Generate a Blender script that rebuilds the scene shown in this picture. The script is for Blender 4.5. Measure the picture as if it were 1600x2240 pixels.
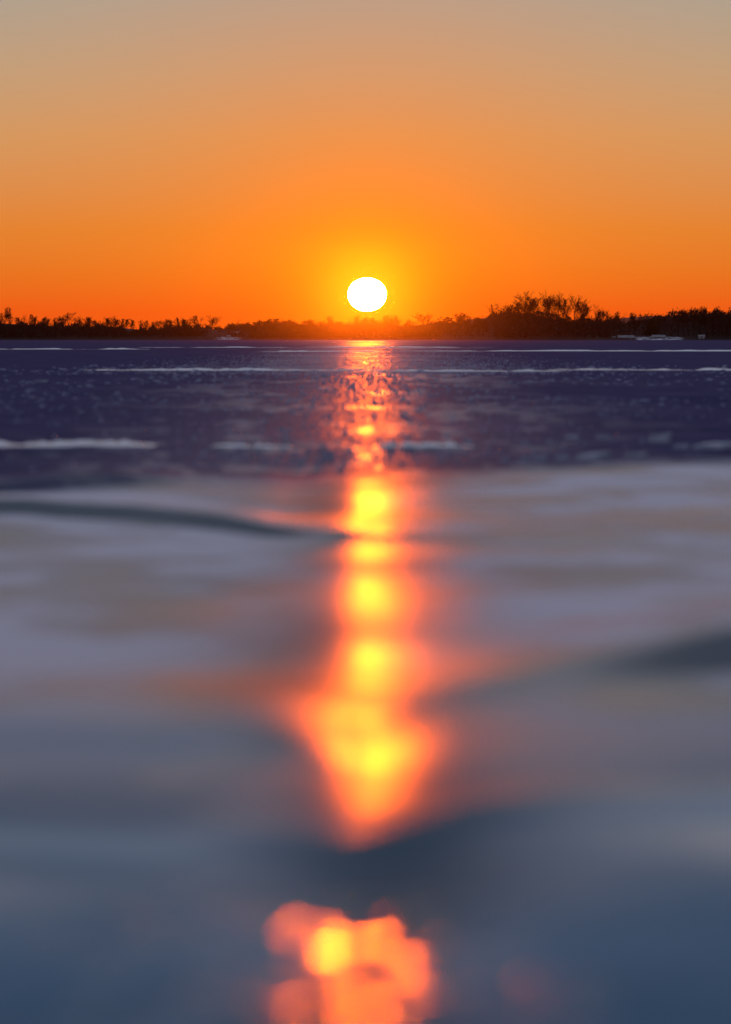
import bpy, bmesh, math, random
import numpy as np
from mathutils import Vector

for o in list(bpy.data.objects):
    bpy.data.objects.remove(o)
S = bpy.context.scene
C = S.collection
R = math.radians
random.seed(7)

# ------------------------------------------------------------------ camera
H = 0.75                      # lens height above the ice
F = 9527.0                    # focal length in photo pixels (photo 1600 px wide)
PITCH = math.atan((1120 - 740) / F)
cam = bpy.data.cameras.new("camera")
cam.sensor_fit = 'HORIZONTAL'
cam.sensor_width = 24.0
cam.lens = 24.0 * F / 1600.0
cam.clip_start = 0.1
cam.clip_end = 30000
cam.dof.use_dof = True
cam.dof.focus_distance = 2000
cam.dof.aperture_fstop = cam.lens / 57.0
cam_ob = bpy.data.objects.new("camera", cam)
cam_ob.location = (0, 0, H)
cam_ob.rotation_euler = (math.pi / 2 - PITCH, 0, 0)
C.objects.link(cam_ob)
S.camera = cam_ob


def at(x, y, d):
    """world point seen at photo pixel x, y at distance d along +Y"""
    cx, cz = (x - 800) / F, (1120 - y) / F
    cp, sp = math.cos(PITCH), math.sin(PITCH)
    fy = cp + cz * sp
    fz = -sp + cz * cp
    return Vector((cx * d / fy, d, H + fz * d / fy))


def gy(y):
    """distance of the ice seen at photo row y"""
    p = at(800, y, 1.0)
    return H / (H - p.z)


# ------------------------------------------------------------------ sky
SUN_P = at(803.5, 644, 9000.0)
SUN_DIR = (SUN_P - Vector((0, 0, H))).normalized()
SUN_E = 0.80                  # red irradiance of the low sun

world = bpy.data.worlds.new("World")
S.world = world
world.use_nodes = True
nt = world.node_tree
nt.nodes.clear()
N = nt.nodes.new
L = nt.links.new


def val(x, sock):
    if isinstance(x, (int, float)):
        sock.default_value = x
    elif isinstance(x, (tuple, list)):
        sock.default_value = x
    else:
        L(x, sock)


def M(op, a, b=0.0, c=0.0):
    n = N('ShaderNodeMath')
    n.operation = op
    val(a, n.inputs[0]); val(b, n.inputs[1]); val(c, n.inputs[2])
    return n.outputs[0]


def SM(x, a, b, lo=0.0, hi=1.0):
    n = N('ShaderNodeMapRange')
    n.interpolation_type = 'SMOOTHSTEP'
    val(x, n.inputs[0])
    n.inputs[1].default_value = a; n.inputs[2].default_value = b
    n.inputs[3].default_value = lo; n.inputs[4].default_value = hi
    return n.outputs[0]


def MIX(f, a, b, mode='MIX'):
    n = N('ShaderNodeMix')
    n.data_type = 'RGBA'
    n.blend_type = mode
    n.clamp_factor = True
    val(f, n.inputs[0]); val(a, n.inputs[6]); val(b, n.inputs[7])
    return n.outputs[2]


tc = N('ShaderNodeTexCoord')
nrm = N('ShaderNodeVectorMath'); nrm.operation = 'NORMALIZE'
L(tc.outputs['Generated'], nrm.inputs[0])
D = nrm.outputs[0]
sep = N('ShaderNodeSeparateXYZ'); L(D, sep.inputs[0])
elev = M('MULTIPLY', M('ARCSINE', sep.outputs[2]), 180 / math.pi)
dst = N('ShaderNodeVectorMath'); dst.operation = 'DISTANCE'
L(D, dst.inputs[0]); dst.inputs[1].default_value = SUN_DIR
theta = M('MULTIPLY', dst.outputs['Value'], 180 / math.pi)
fac = M('SQRT', M('DIVIDE', M('MAXIMUM', elev, 0.0), 90.0))


def ramp(stops):
    r = N('ShaderNodeValToRGB')
    r.color_ramp.interpolation = 'LINEAR'
    els = r.color_ramp.elements
    while len(els) > 1:
        els.remove(els[-1])
    for i, (e, c) in enumerate(stops):
        p = math.sqrt(e / 90.0)
        el = els[0] if i == 0 else els.new(p)
        el.position = p
        el.color = (*c, 1)
    L(fac, r.inputs[0])
    return r.outputs[0]


sunside = ramp([(0, (.86, .075, .006)), (.36, (.84, .098, .008)), (.84, (.77, .165, .016)), (1.44, (.735, .222, .034)),
                (2.65, (.625, .318, .125)), (3.5, (.51, .35, .205)), (4.45, (.395, .36, .285)), (6.5, (.39, .353, .33)), (9, (.33, .33, .365)),
                (13, (.275, .305, .385)), (20, (.26, .30, .39)), (40, (.22, .26, .365)), (90, (.17, .205, .30))])
farside = ramp([(0, (.25, .25, .38)), (3, (.36, .32, .42)), (8, (.46, .39, .47)), (15, (.42, .40, .52)),
                (30, (.31, .33, .45)), (90, (.17, .205, .30))])
# turn from the sun's quarter to the far quarter of the sky
hz = N('ShaderNodeVectorMath'); hz.operation = 'MULTIPLY'
L(D, hz.inputs[0]); hz.inputs[1].default_value = (1, 1, 0)
hzn = N('ShaderNodeVectorMath'); hzn.operation = 'NORMALIZE'; L(hz.outputs[0], hzn.inputs[0])
dt = N('ShaderNodeVectorMath'); dt.operation = 'DOT_PRODUCT'
L(hzn.outputs[0], dt.inputs[0]); dt.inputs[1].default_value = (SUN_DIR.x, SUN_DIR.y, 0)
away = SM(dt.outputs['Value'], 0.985, -0.3)
base = MIX(away, sunside, farside)
# the glow round the sun, redder near the horizon
gcol = MIX(SM(elev, 0.0, 1.3), (1.05, .14, .004, 1), (1.08, .255, .002, 1))
w = M('MULTIPLY', M('EXPONENT', M('MULTIPLY', theta, -1 / 2.2)), 1.06)
w = M('MINIMUM', w, 0.86)
sky1 = MIX(w, base, gcol)
near = M('EXPONENT', M('MULTIPLY', M('MAXIMUM', M('SUBTRACT', theta, 0.2), 0.0), -1 / 0.33))
ng = N('ShaderNodeMix'); ng.data_type = 'RGBA'; ng.blend_type = 'ADD'; ng.clamp_factor = False
L(near, ng.inputs[0]); L(sky1, ng.inputs[6]); ng.inputs[7].default_value = (.1, .0, 0, 1)
sky1 = ng.outputs[2]
ground = SM(elev, -0.2, -3.0)
sky1 = MIX(ground, sky1, (.03, .035, .055, 1))
bg1 = N('ShaderNodeBackground'); L(sky1, bg1.inputs[0]); bg1.inputs[1].default_value = 1.0
nish = N('ShaderNodeTexSky'); nish.sky_type = 'NISHITA'; nish.sun_disc = False
nish.sun_elevation = math.asin(SUN_DIR.z)
nish.sun_rotation = math.atan2(SUN_DIR.x, SUN_DIR.y)
nish.air_density = 1.2; nish.dust_density = 1.0; nish.ozone_density = 4.0
bg2 = N('ShaderNodeBackground'); L(nish.outputs[0], bg2.inputs[0]); bg2.inputs[1].default_value = 0.15
ms = N('ShaderNodeMixShader'); L(SM(elev, 14, 60, 0.0, 0.35), ms.inputs[0]); L(bg1.outputs[0], ms.inputs[1]); L(bg2.outputs[0], ms.inputs[2])
wo = N('ShaderNodeOutputWorld'); L(ms.outputs[0], wo.inputs[0])
world.cycles.sampling_method = 'MANUAL'
world.cycles.sample_map_resolution = 2048

S.view_settings.view_transform = 'Standard'
S.view_settings.look = 'None'
S.view_settings.exposure = 0
S.view_settings.gamma = 1
S.view_settings.use_curve_mapping = False
S.render.engine = 'CYCLES'
S.cycles.use_denoising = True
S.cycles.denoising_input_passes = 'RGB_ALBEDO'
S.cycles.max_bounces = 5
S.cycles.volume_bounces = 0
S.cycles.transparent_max_bounces = 8
S.cycles.sample_clamp_direct = 0
S.cycles.sample_clamp_indirect = 4
S.cycles.caustics_reflective = True
S.cycles.blur_glossy = 0.0


# ------------------------------------------------------------------ helpers
def tag(o, label=None, cat=None, group=None, kind=None):
    if label: o['label'] = label
    if cat: o['category'] = cat
    if group: o['group'] = group
    if kind: o['kind'] = kind
    return o


def link(name, me, parent=None):
    o = bpy.data.objects.new(name, me)
    C.objects.link(o)
    if parent: o.parent = parent
    return o


def empty(name, loc, rz=0.0):
    o = bpy.data.objects.new(name, None)
    o.location = loc
    o.rotation_euler = (0, 0, rz)
    o.empty_display_size = .1
    C.objects.link(o)
    return o


def mesh_np(name, verts, faces, mat, smooth=False):
    """mesh from an (n,3) array and an (m,k) index array"""
    me = bpy.data.meshes.new(name)
    verts = np.asarray(verts, dtype=np.float32)
    faces = np.asarray(faces, dtype=np.int32)
    k = faces.shape[1]
    me.vertices.add(len(verts)); me.vertices.foreach_set('co', verts.ravel())
    me.loops.add(faces.size); me.loops.foreach_set('vertex_index', faces.ravel())
    me.polygons.add(len(faces))
    me.polygons.foreach_set('loop_start', np.arange(0, faces.size, k, dtype=np.int32))
    me.polygons.foreach_set('loop_total', np.full(len(faces), k, dtype=np.int32))
    if smooth:
        me.polygons.foreach_set('use_smooth', np.ones(len(faces), dtype=bool))
    me.update(calc_edges=True)
    me.validate()
    if mat: me.materials.append(mat)
    return me


def new_mat(name):
    m = bpy.data.materials.new(name)
    m.use_nodes = True
    return m, m.node_tree, m.node_tree.nodes['Principled BSDF']


def simple(name, c1, c2, scale, rough, spec=0.3, ior=1.45):
    m, t, p = new_mat(name)
    tx = t.nodes.new('ShaderNodeTexCoord')
    nz = t.nodes.new('ShaderNodeTexNoise'); nz.inputs['Scale'].default_value = scale
    nz.inputs['Detail'].default_value = 5
    t.links.new(tx.outputs['Object'], nz.inputs['Vector'])
    r = t.nodes.new('ShaderNodeValToRGB')
    r.color_ramp.elements[0].position = .35; r.color_ramp.elements[1].position = .65
    r.color_ramp.elements[0].color = (*c1, 1); r.color_ramp.elements[1].color = (*c2, 1)
    t.links.new(nz.outputs[0], r.inputs[0]); t.links.new(r.outputs[0], p.inputs['Base Color'])
    p.inputs['Roughness'].default_value = rough
    p.inputs['Specular IOR Level'].default_value = spec
    p.inputs['IOR'].default_value = ior
    return m


bark = simple("bark", (.022, .014, .011), (.04, .026, .02), 3, .95, 0.0)
twig_mat = simple("twigs", (.026, .016, .013), (.04, .025, .02), 2, .95, 0.0)
needle = simple("needles", (.02, .03, .016), (.035, .045, .022), 2, .9, 0.0)
thicket_mat = simple("thicket", (.022, .013, .010), (.036, .022, .017), .3, .95, 0.0)
snow_mat = simple("snow", (.74, .76, .80), (.82, .83, .85), 4, .6, .2)
roof_snow = simple("roof_snow", (.12, .12, .13), (.3, .3, .32), 1.5, .6, .2)
white_wall = simple("white_boards", (.28, .28, .28), (.38, .38, .38), 3, .7, .2)
dark_wall = simple("dark_boards", (.06, .045, .04), (.09, .065, .055), 3, .8, .2)
grey_wall = simple("grey_boards", (.22, .21, .21), (.28, .27, .27), 3, .8, .2)
glass_mat = simple("window_glass", (.02, .022, .026), (.03, .03, .035), 2, .1, .5)
door_mat = simple("door_paint", (.10, .07, .06), (.13, .09, .08), 2, .6, .3)
trim_mat = simple("trim_paint", (.55, .55, .55), (.62, .62, .62), 2, .6, .3)


# value noise on arrays
def vnoise(x, y, seed):
    xi = np.floor(x).astype(np.int64); yi = np.floor(y).astype(np.int64)
    fx = x - xi; fy = y - yi
    fx = fx * fx * fx * (fx * (fx * 6 - 15) + 10); fy = fy * fy * fy * (fy * (fy * 6 - 15) + 10)

    def h(a, b):
        n = (a * 374761393 + b * 668265263 + seed * 1442695041) & 0xFFFFFFFF
        n = ((n ^ (n >> 13)) * 1274126177) & 0xFFFFFFFF
        n = (n ^ (n >> 16)) & 0xFFFFFFFF
        return n / 2147483647.5 - 1.0
    return ((h(xi, yi) * (1 - fx) + h(xi + 1, yi) * fx) * (1 - fy) +
            (h(xi, yi + 1) * (1 - fx) + h(xi + 1, yi + 1) * fx) * fy)


def sstep(x, a, b):
    t = np.clip((x - a) / (b - a), 0, 1)
    return t * t * (3 - 2 * t)


# ------------------------------------------------------------------ the sun
def uv_sphere(nu, nv):
    vs, fs = [], []
    for j in range(nv + 1):
        for i in range(nu):
            a, b = 2 * math.pi * i / nu, math.pi * j / nv
            vs.append((math.sin(b) * math.cos(a), math.sin(b) * math.sin(a), math.cos(b)))
    for j in range(nv):
        for i in range(nu):
            fs.append((j * nu + i, (j + 1) * nu + i, (j + 1) * nu + (i + 1) % nu, j * nu + (i + 1) % nu))
    return np.array(vs), np.array(fs)


m_sun, t, p = new_mat("sun_light")
t.nodes.remove(p)
em = t.nodes.new('ShaderNodeEmission')
SUN_OMEGA = math.pi * (44 / F) * (38 / F)
em.inputs[0].default_value = (1, .118, .002, 1)
em.inputs[1].default_value = SUN_E / SUN_OMEGA
t.links.new(em.outputs[0], t.nodes['Material Output'].inputs[0])
m_sun.cycles.emission_sampling = 'FRONT'
v, f = uv_sphere(56, 28)
sun = link("sun", mesh_np("sun", v, f, m_sun, True))
sun.location = SUN_P
sun.scale = (42.3 / F * 9000, 36.6 / F * 9000, 36.6 / F * 9000)
tag(sun, "white slightly flattened setting sun hanging just above the far trees", "sun")

# ------------------------------------------------------------------ lake ice
def graded(lo_, hi_, d0, k, start):
    """positions growing from start with step d0 + k*|x|"""
    out = [start]
    while out[-1] < hi_:
        out.append(out[-1] + max(d0, k * abs(out[-1])))
    return np.array(out)


xp = graded(0, 1500, .013, .0135, 0.0)
xs = np.concatenate([-xp[:0:-1], xp])
ys = [-220, -150, -100, -60, -35, -20, -10, -5, -2, 0, 1, 1.6, 2.0]
yy = 2.0
while yy < 2600:
    if yy < 7: d = .018
    elif yy < 26: d = .018 + (yy - 7) * .00125
    else: d = .042 * (yy / 26) ** 1.55
    yy += d
    ys.append(yy)
ys = np.array(ys)
X, Y = np.meshgrid(xs, ys)
nx, ny = len(xs), len(ys)

# photo rows/columns of this ground, used only to write feature positions in metres
def line(pts, d_default=None):
    """feature line given by photo points on the ice -> function Yc(x)"""
    P = [at(a, b, gy(b)) for a, b in pts]
    px_ = np.array([q.x for q in P]); py_ = np.array([q.y for q in P])
    o_ = np.argsort(px_)
    return lambda x: np.interp(x, px_[o_], py_[o_])


def between(x, a, b, s):
    return sstep(x, a - s, a + s) * (1 - sstep(x, b - s, b + s))


wob = .12 * vnoise(X * 1.1, Y * .6, 3) + .05 * vnoise(X * 3.1, Y * 1.7, 4)
deg = math.pi / 180
slope = np.zeros_like(X)
nearmask = 1 - sstep(Y, 22.0, 26.0)
slope += -0.30 * deg * sstep(Y, 3, 5) * nearmask          # sheets dip gently away between the ridges


def ridge(line_, w, amp, mask=1.0):
    """a ridge front: ice rising away from the camera across width w (m)"""
    global slope
    d = (Y - line_(X) + np.minimum(w, .25) * wob) / w
    T = 2.4 / w                                                    # long gentle back slope, 2.4 m
    back = np.where((d > 1.2) & (d < 1.2 + T), np.sin((d - 1.2) / T * math.pi) ** 2, 0)
    slope = slope + amp * deg * (np.exp(-d * d * d * d) - 1.813 / (T / 2) * back) * mask


# dark front of the far sheet's pressure line, left of the glitter
LA = line([(-400, 1112), (60, 1112), (300, 1124), (520, 1146), (760, 1163), (1000, 1178), (1400, 1196), (1900, 1200)])
ridge(LA, .20, 9.0, 1 - .92 * sstep(X, -.7, .05) + .1 * sstep(X, .3, 1.0))
# long dark hollow from the glitter to the right edge
LB = line([(-200, 1570), (500, 1560), (830, 1545), (1000, 1528), (1300, 1482), (1600, 1455), (1900, 1442)])
ridge(LB, .28, 7.5, sstep(X, .05, 1.15))
ridge(LB, .35, 1.5, sstep(X, .3, 1.1))
# dark tongue coming in from the left
LC = line([(-200, 1585), (200, 1605), (450, 1618), (650, 1648), (760, 1690)])
ridge(LC, .28, 3.0, 1 - sstep(X, -.4, .0))
# lip that ends the yellow patch
LD = line([(-200, 1800), (300, 1830), (600, 1868), (750, 1900), (900, 1870), (1050, 1815), (1250, 1795), (1700, 1790)])
ridge(LD, .16, 3.6)
ridge(line([(-300, 1085), (0, 1078), (150, 1064), (320, 1046)]), .25, 8, 1 - sstep(X, -1.5, -.9))      # dark lip at the far left edge of the sheet
LF = line([(0, 1930), (500, 1905), (800, 1975), (1600, 2030)])
slope += -1.3 * deg * sstep(Y, 3.4, 4.0) * (1 - sstep(Y - LF(X) + .22 * vnoise(X * 7, Y * 2, 33), -.4, .15))      # back of the hump under the lens

# swells that shift the glitter sideways are left to the noise below
slope += .3 * deg * vnoise(X * .55 + 11, Y * .42, 11) * nearmask
slope += .36 * deg * vnoise(X * 1.3 + 5, Y * 1.1, 12) * nearmask
slope += .14 * deg * vnoise(X * 3.2, Y * 2.9, 13) * nearmask
dY = np.gradient(ys)[:, None]
Z = np.cumsum(slope * dY, axis=0)
Z -= Z[np.searchsorted(ys, 9.0)][None, :] * 1.0
# take the long drift out so that the sheet stays level
i0, i1 = np.searchsorted(ys, 4.0), np.searchsorted(ys, 22.5)
zm = Z[i0:i1].mean(axis=1)
cf = np.polyfit(ys[i0 + 60:i1], zm[60:], 1)
Z -= np.polyval(cf, np.clip(Y, 2, 24))
Z *= sstep(Y, 2.0, 3.6) * (1 - sstep(Y, 22.5, 34))
Z *= 1 - sstep(np.abs(X), 12, 30)
# broken lumps and ripples close to the lens: the discs of light at the bottom
fz = (1 - sstep(Y, 5.2, 6.4)) * sstep(Y, 2, 3)
for mx_, my_, sx_, sy_, mh_ in ((.30, 6.65, .15, .34, .013), (-.25, 8.5, .14, .55, .007), (.30, 11.5, .2, 1.2, .005)):      # low frozen swells
    Z += mh_ * np.exp(-((X - mx_) / sx_) ** 2 - ((Y - my_) / sy_) ** 2)
drops = np.zeros_like(X)
rb = np.random.default_rng(8)
for k_ in range(960):
    big = k_ < 300
    bx_, by_ = (rb.normal(-.05, .13) if rb.random() < .75 else rb.uniform(-.5, .5)), rb.uniform(4.2, 5.8)
    r_ = rb.uniform(.010, .024)
    if big: bx_, r_ = rb.normal(-.07, .14), rb.uniform(.014, .026)
    j0, j1 = np.searchsorted(xs, (bx_ - 3 * r_, bx_ + 3 * r_)); i0_, i1_ = np.searchsorted(ys, (by_ - 6 * r_, by_ + 6 * r_))
    sub = np.exp(-(((X[i0_:i1_, j0:j1] - bx_) / r_) ** 2 + ((Y[i0_:i1_, j0:j1] - by_) / (2 * r_)) ** 2))
    Z[i0_:i1_, j0:j1] += sub * r_ * (rb.uniform(.06, .12) if big else rb.uniform(.05, .10))
    drops[i0_:i1_, j0:j1] = np.maximum(drops[i0_:i1_, j0:j1], sub * (1 if big else .35))
drops = sstep(drops, .12, .5)
Z += fz * .0012 * vnoise(X * 5, Y * 4, 21)
Z += nearmask * (1 - fz) * .0005 * vnoise(X * 9, Y * 4, 23)
# frosted rubble beyond the smooth sheet
LE = line([(-500, 1110), (0, 1085), (200, 1062), (430, 1038), (700, 1040), (800, 1036), (1100, 1028), (1600, 1008), (2100, 1000)])
frost = sstep(Y - LE(X) + .7 * vnoise(X * .9, Y * .3, 31) + .3 * vnoise(X * 3, Y * .8, 32), -1.6, 1.5)
rub = sstep(Y, 22, 25)
fs_ = np.clip(Y / 40, .5, 12)
Z += rub * frost * (.0022 * vnoise(X * 1.0 / fs_, Y * .9 / fs_, 41) + .0012 * vnoise(X * 4 / fs_, Y * 3 / fs_, 42)) * np.clip(fs_, .7, 1.6)
Z *= 1 - sstep(Y, 1500, 1800)

idx = np.arange(nx * ny, dtype=np.int32).reshape(ny, nx)
faces = np.stack([idx[:-1, :-1], idx[:-1, 1:], idx[1:, 1:], idx[1:, :-1]], axis=-1).reshape(-1, 4)

m_ice, t, p = new_mat("lake_ice")
nd, lk = t.nodes.new, t.links.new
att = nd('ShaderNodeAttribute'); att.attribute_name = 'frost'
geo = nd('ShaderNodeNewGeometry')
nz = nd('ShaderNodeTexNoise'); nz.inputs['Scale'].default_value = .35; nz.inputs['Detail'].default_value = 6
mp = nd('ShaderNodeMapping'); mp.inputs['Scale'].default_value = (.5, 1.0, 1.0)
lk(geo.outputs['Position'], mp.inputs['Vector']); lk(mp.outputs[0], nz.inputs['Vector'])
smooth_c = nd('ShaderNodeValToRGB')
smooth_c.color_ramp.elements[0].position = 0; smooth_c.color_ramp.elements[1].position = 1
smooth_c.color_ramp.elements[0].color = (.035, .062, .085, 1); smooth_c.color_ramp.elements[1].color = (.77, .735, .77, 1)
rim = nd('ShaderNodeAttribute'); rim.attribute_name = 'rime'
lk(rim.outputs['Fac'], smooth_c.inputs[0])
frost_c = nd('ShaderNodeValToRGB')
frost_c.color_ramp.elements[0].position = .35; frost_c.color_ramp.elements[1].position = .7
frost_c.color_ramp.elements[0].color = (.052, .052, .118, 1); frost_c.color_ramp.elements[1].color = (.105, .088, .185, 1)
lk(nz.outputs[0], frost_c.inputs[0])
mx = nd('ShaderNodeMix'); mx.data_type = 'RGBA'
te = nd('ShaderNodeAttribute'); te.attribute_name = 'teal'
m2 = nd('ShaderNodeMix'); m2.data_type = 'RGBA'      # clearer teal ice close to the lens
lk(te.outputs['Fac'], m2.inputs[0]); lk(smooth_c.outputs[0], m2.inputs[6])
tz = nd('ShaderNodeValToRGB'); tz.color_ramp.elements[0].position = .35; tz.color_ramp.elements[1].position = .68
tz.color_ramp.elements[0].color = (.105, .215, .30, 1); tz.color_ramp.elements[1].color = (.22, .335, .42, 1)
nz.inputs['Scale'].default_value = 1.2
lk(nz.outputs[0], tz.inputs[0]); lk(tz.outputs[0], m2.inputs[7])
lk(att.outputs['Fac'], mx.inputs[0]); lk(m2.outputs[2], mx.inputs[6]); lk(frost_c.outputs[0], mx.inputs[7])
lk(mx.outputs[2], p.inputs['Base Color'])
ra = nd('ShaderNodeAttribute'); ra.attribute_name = 'rough'
lk(ra.outputs['Fac'], p.inputs['Roughness'])
sa = nd('ShaderNodeAttribute'); sa.attribute_name = 'gloss'
lk(sa.outputs['Fac'], p.inputs['Specular IOR Level'])
p.inputs['IOR'].default_value = 1.31
p.inputs['Coat Weight'].default_value = .35        # added rough sheen standing in for lens glare round the sun's path
p.inputs['Coat Roughness'].default_value = .44
p.inputs['Coat IOR'].default_value = 1.31
cw = nd('ShaderNodeAttribute'); cw.attribute_name = 'coat'
lk(cw.outputs['Fac'], p.inputs['Coat Weight'])
df = nd('ShaderNodeBsdfDiffuse'); lk(mx.outputs[2], df.inputs[0])
ma = nd('ShaderNodeAttribute'); ma.attribute_name = 'matte'      # rime dulls the ice; also painted darkening under the glitter and on ridge fronts
mxs = nd('ShaderNodeMixShader'); lk(ma.outputs['Fac'], mxs.inputs[0]); lk(p.outputs[0], mxs.inputs[1]); lk(df.outputs[0], mxs.inputs[2])
lk(mxs.outputs[0], t.nodes['Material Output'].inputs['Surface'])
me = mesh_np("lake_ice", np.stack([X.ravel(), Y.ravel(), Z.ravel()], axis=1), faces, m_ice, True)
darkened_strip = np.exp(-((X + .02 - .09 * vnoise(X * 0, Y * .3, 60)) / (.15 + .012 * np.clip(Y, 0, 40) + .10 * vnoise(X * 2, Y * .8, 63))) ** 2)  # ice darkened in its colour under the glitter, to deepen the orange
rime = np.clip(.75 + .7 * vnoise(X * 1.5, Y * .75, 64) + .5 * vnoise(X * 3.4, Y * 1.7, 65) + .25 * vnoise(X * 9, Y * 4, 66), 0, 1)
rime = rime * (.68 + .32 * sstep(Y, 7, 12)) * (1 - .93 * darkened_strip) * (1 - sstep(slope, 1.5 * deg, 4 * deg)) + .12 * fz * (1 - darkened_strip)  # rime colour left off ridge fronts and glitter strip to darken them
near_ = (1 - sstep(Y, 6.5, 11)) * (1 - fz)
rough = .295 - .06 * near_ + .05 * fz - .20 * drops + .035 * vnoise(X * .8, Y * .7, 51) + .02 * vnoise(X * 2.5, Y * 2, 57)
fq = np.clip(Y / 40, .6, 12)
bare = sstep(vnoise(X * 2.6 / fq, Y * 1.6 / fq ** 1.3, 53) + .9 * vnoise(X * 8 / fq, Y * 4 / fq ** 1.3, 54) + .5 * vnoise(X * .3, Y * .1, 55), .15, .95)
glitter_sheen = np.exp(-((X - .5 * vnoise(X * 0, Y * .05, 56) - .05) / (1.5 + .014 * np.maximum(Y, 0))) ** 2)      # added lane of glossier ice that paints the glitter's sheen under the sun
far_ = sstep(Y, 70, 130)
bare = np.maximum(bare, .75 * far_ * glitter_sheen * sstep(vnoise(X * .10, Y * .055, 58) + .7 * vnoise(X * .35, Y * .15, 59), -.2, .6))
bare *= .03 + .97 * glitter_sheen
rough = rough * (1 - frost) + frost * (.60 - .28 * bare)
gloss = (.40 - .35 * fz + .15 * drops * fz - .14 * darkened_strip * (1 - fz)) * (1 - .8 * rime * (1 - fz))  * (1 - frost) + frost * (.04 * glitter_sheen + .40 * bare + .015 + .04 * sstep(Y, 90, 400))
frost = frost * (1 - .2 * bare)
matte = np.clip((1 - frost) * (np.clip(.85 * rime * (1 - darkened_strip) + .60 * darkened_strip + .20 * near_ * darkened_strip + .12 * near_ + .5 * sstep(slope, 1.5 * deg, 5 * deg) * sstep(Y, 6.6, 8.5), 0, .955) * (1 - fz) + fz * (.97 - .17 * drops))  # slope term paints the ridge fronts' darkness into the surface
                + frost * (.95 - .38 * glitter_sheen - .30 * bare * (.5 + .5 * sstep(Y, 35, 90))), 0, 1)
for nm, arr in (('matte', matte), ('frost', frost), ('rime', rime), ('teal', (1 - sstep(Y, 6.6, 9.5)) * (1 - .72 * darkened_strip)), ('coat', .30 * (1 - frost) * (1 - fz) * (1 - rime) + frost * .8 * glitter_sheen), ('rough', rough), ('gloss', gloss)):
    a = me.attributes.new(nm, 'FLOAT', 'POINT')
    a.data.foreach_set('value', arr.astype(np.float32).ravel())
lake = tag(link("lake_ice", me), "blue grey frozen lake with smooth ice in front and frosted rubble beyond", kind='structure')


def ice_z(x, y):
    i = min(max(np.searchsorted(ys, y), 1), ny - 1); j = min(max(np.searchsorted(xs, x), 1), nx - 1)
    return float(Z[i, j])


# loose chips frozen into the rubble: nobody could count them
rng = np.random.default_rng(5)
m_chip = simple("chip_ice", (.14, .16, .26), (.3, .33, .46), 6, .55, .3, 1.31)
oct_v = np.array([(1, 0, 0), (-1, 0, 0), (0, 1, 0), (0, -1, 0), (0, 0, 1), (0, 0, -1)], float)
oct_f = np.array([(0, 2, 4), (2, 1, 4), (1, 3, 4), (3, 0, 4), (2, 0, 5), (1, 2, 5), (3, 1, 5), (0, 3, 5)])
NCH = 7000
cy = 22.8 * (120 / 22.8) ** (rng.random(NCH) ** 1.15)
cxx = (rng.random(NCH) * 2 - 1) * (cy * .1 + 2.5)
keep = (vnoise(cxx * .35, cy * .12, 61) + .6 * vnoise(cxx * 1.1, cy * .5, 62) > -.35) & (cy > LE(cxx) + 2.0) & ((np.abs(cxx) > 2.2) | (rng.random(NCH) < .12))
cxx, cy = cxx[keep], cy[keep]
n = len(cy)
iy = np.clip(np.searchsorted(ys, cy), 1, ny - 1); ix = np.clip(np.searchsorted(xs, cxx), 1, nx - 1)
cz = Z[iy, ix]
size = (.006 + .03 * rng.random(n) ** 2.5) * np.clip((cy / 60), .6, 2.2)
sc = np.stack([size * (1 + 2.5 * rng.random(n)), size * (.8 + rng.random(n)), size * (.35 + .5 * rng.random(n))], 1)
vv = oct_v[None] * sc[:, None, :] * (1 + .35 * (rng.random((n, 6, 1)) - .5))
an = rng.random(n) * 2 * math.pi
tl = (rng.random(n) - .5) * .7
vx = vv[..., 0] * np.cos(an)[:, None] - vv[..., 1] * np.sin(an)[:, None]
vy = vv[..., 0] * np.sin(an)[:, None] + vv[..., 1] * np.cos(an)[:, None]
vz = vv[..., 2] + np.sin(tl)[:, None] * vx * .5
vv = np.stack([vx + cxx[:, None], vy + cy[:, None], vz + cz[:, None] + .1 * size[:, None]], -1)
ff = oct_f[None] + (np.arange(n) * 6)[:, None, None]
# slivers added for sun glints, laid along the line of view
NS = 2600
sy = 25 * (95 / 25) ** rng.random(NS)
sx_ = rng.normal(0, .8, NS) + rng.normal(0, .008, NS) * sy
NF = 14000
sy = np.concatenate([sy, 90 * (360 / 90) ** rng.random(NF)]); sx_ = np.concatenate([sx_, rng.normal(0, 2.6, NF)])
ok = sy > LE(sx_) + 2
sy, sx_ = sy[ok], sx_[ok]; NS = len(sy)
sw = rng.uniform(.006, .016, NS) * np.clip(sy / 50, .8, 1.6); sl = sw * rng.uniform(3, 6, NS); sh = sw * np.tan(rng.uniform(.15, 1.2, NS))
sh = np.minimum(sh, np.where(sy < 90, .03 * np.clip(sy / 50, .8, 2), .009 + .010 * (sy / 360)))
pr_ = np.array([(-1, -1, 0), (1, -1, 0), (-1, 1, 0), (1, 1, 0), (0, -.35, 1), (0, .6, 1)], float)
pf_ = np.array([(0, 4, 5), (0, 5, 2), (1, 3, 5), (1, 5, 4), (0, 1, 4), (2, 5, 3)])
sv = pr_[None] * np.stack([sw, sl, sh], 1)[:, None, :]
ya = rng.normal(0, .09, NS)
iy = np.clip(np.searchsorted(ys, sy), 1, ny - 1); ix = np.clip(np.searchsorted(xs, sx_), 1, nx - 1)
sv = np.stack([sv[..., 0] * np.cos(ya)[:, None] - sv[..., 1] * np.sin(ya)[:, None] + sx_[:, None],
               sv[..., 0] * np.sin(ya)[:, None] + sv[..., 1] * np.cos(ya)[:, None] + sy[:, None],
               sv[..., 2] + Z[iy, ix][:, None]], -1)
vv = np.concatenate([vv.reshape(-1, 3), sv.reshape(-1, 3)])
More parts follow.
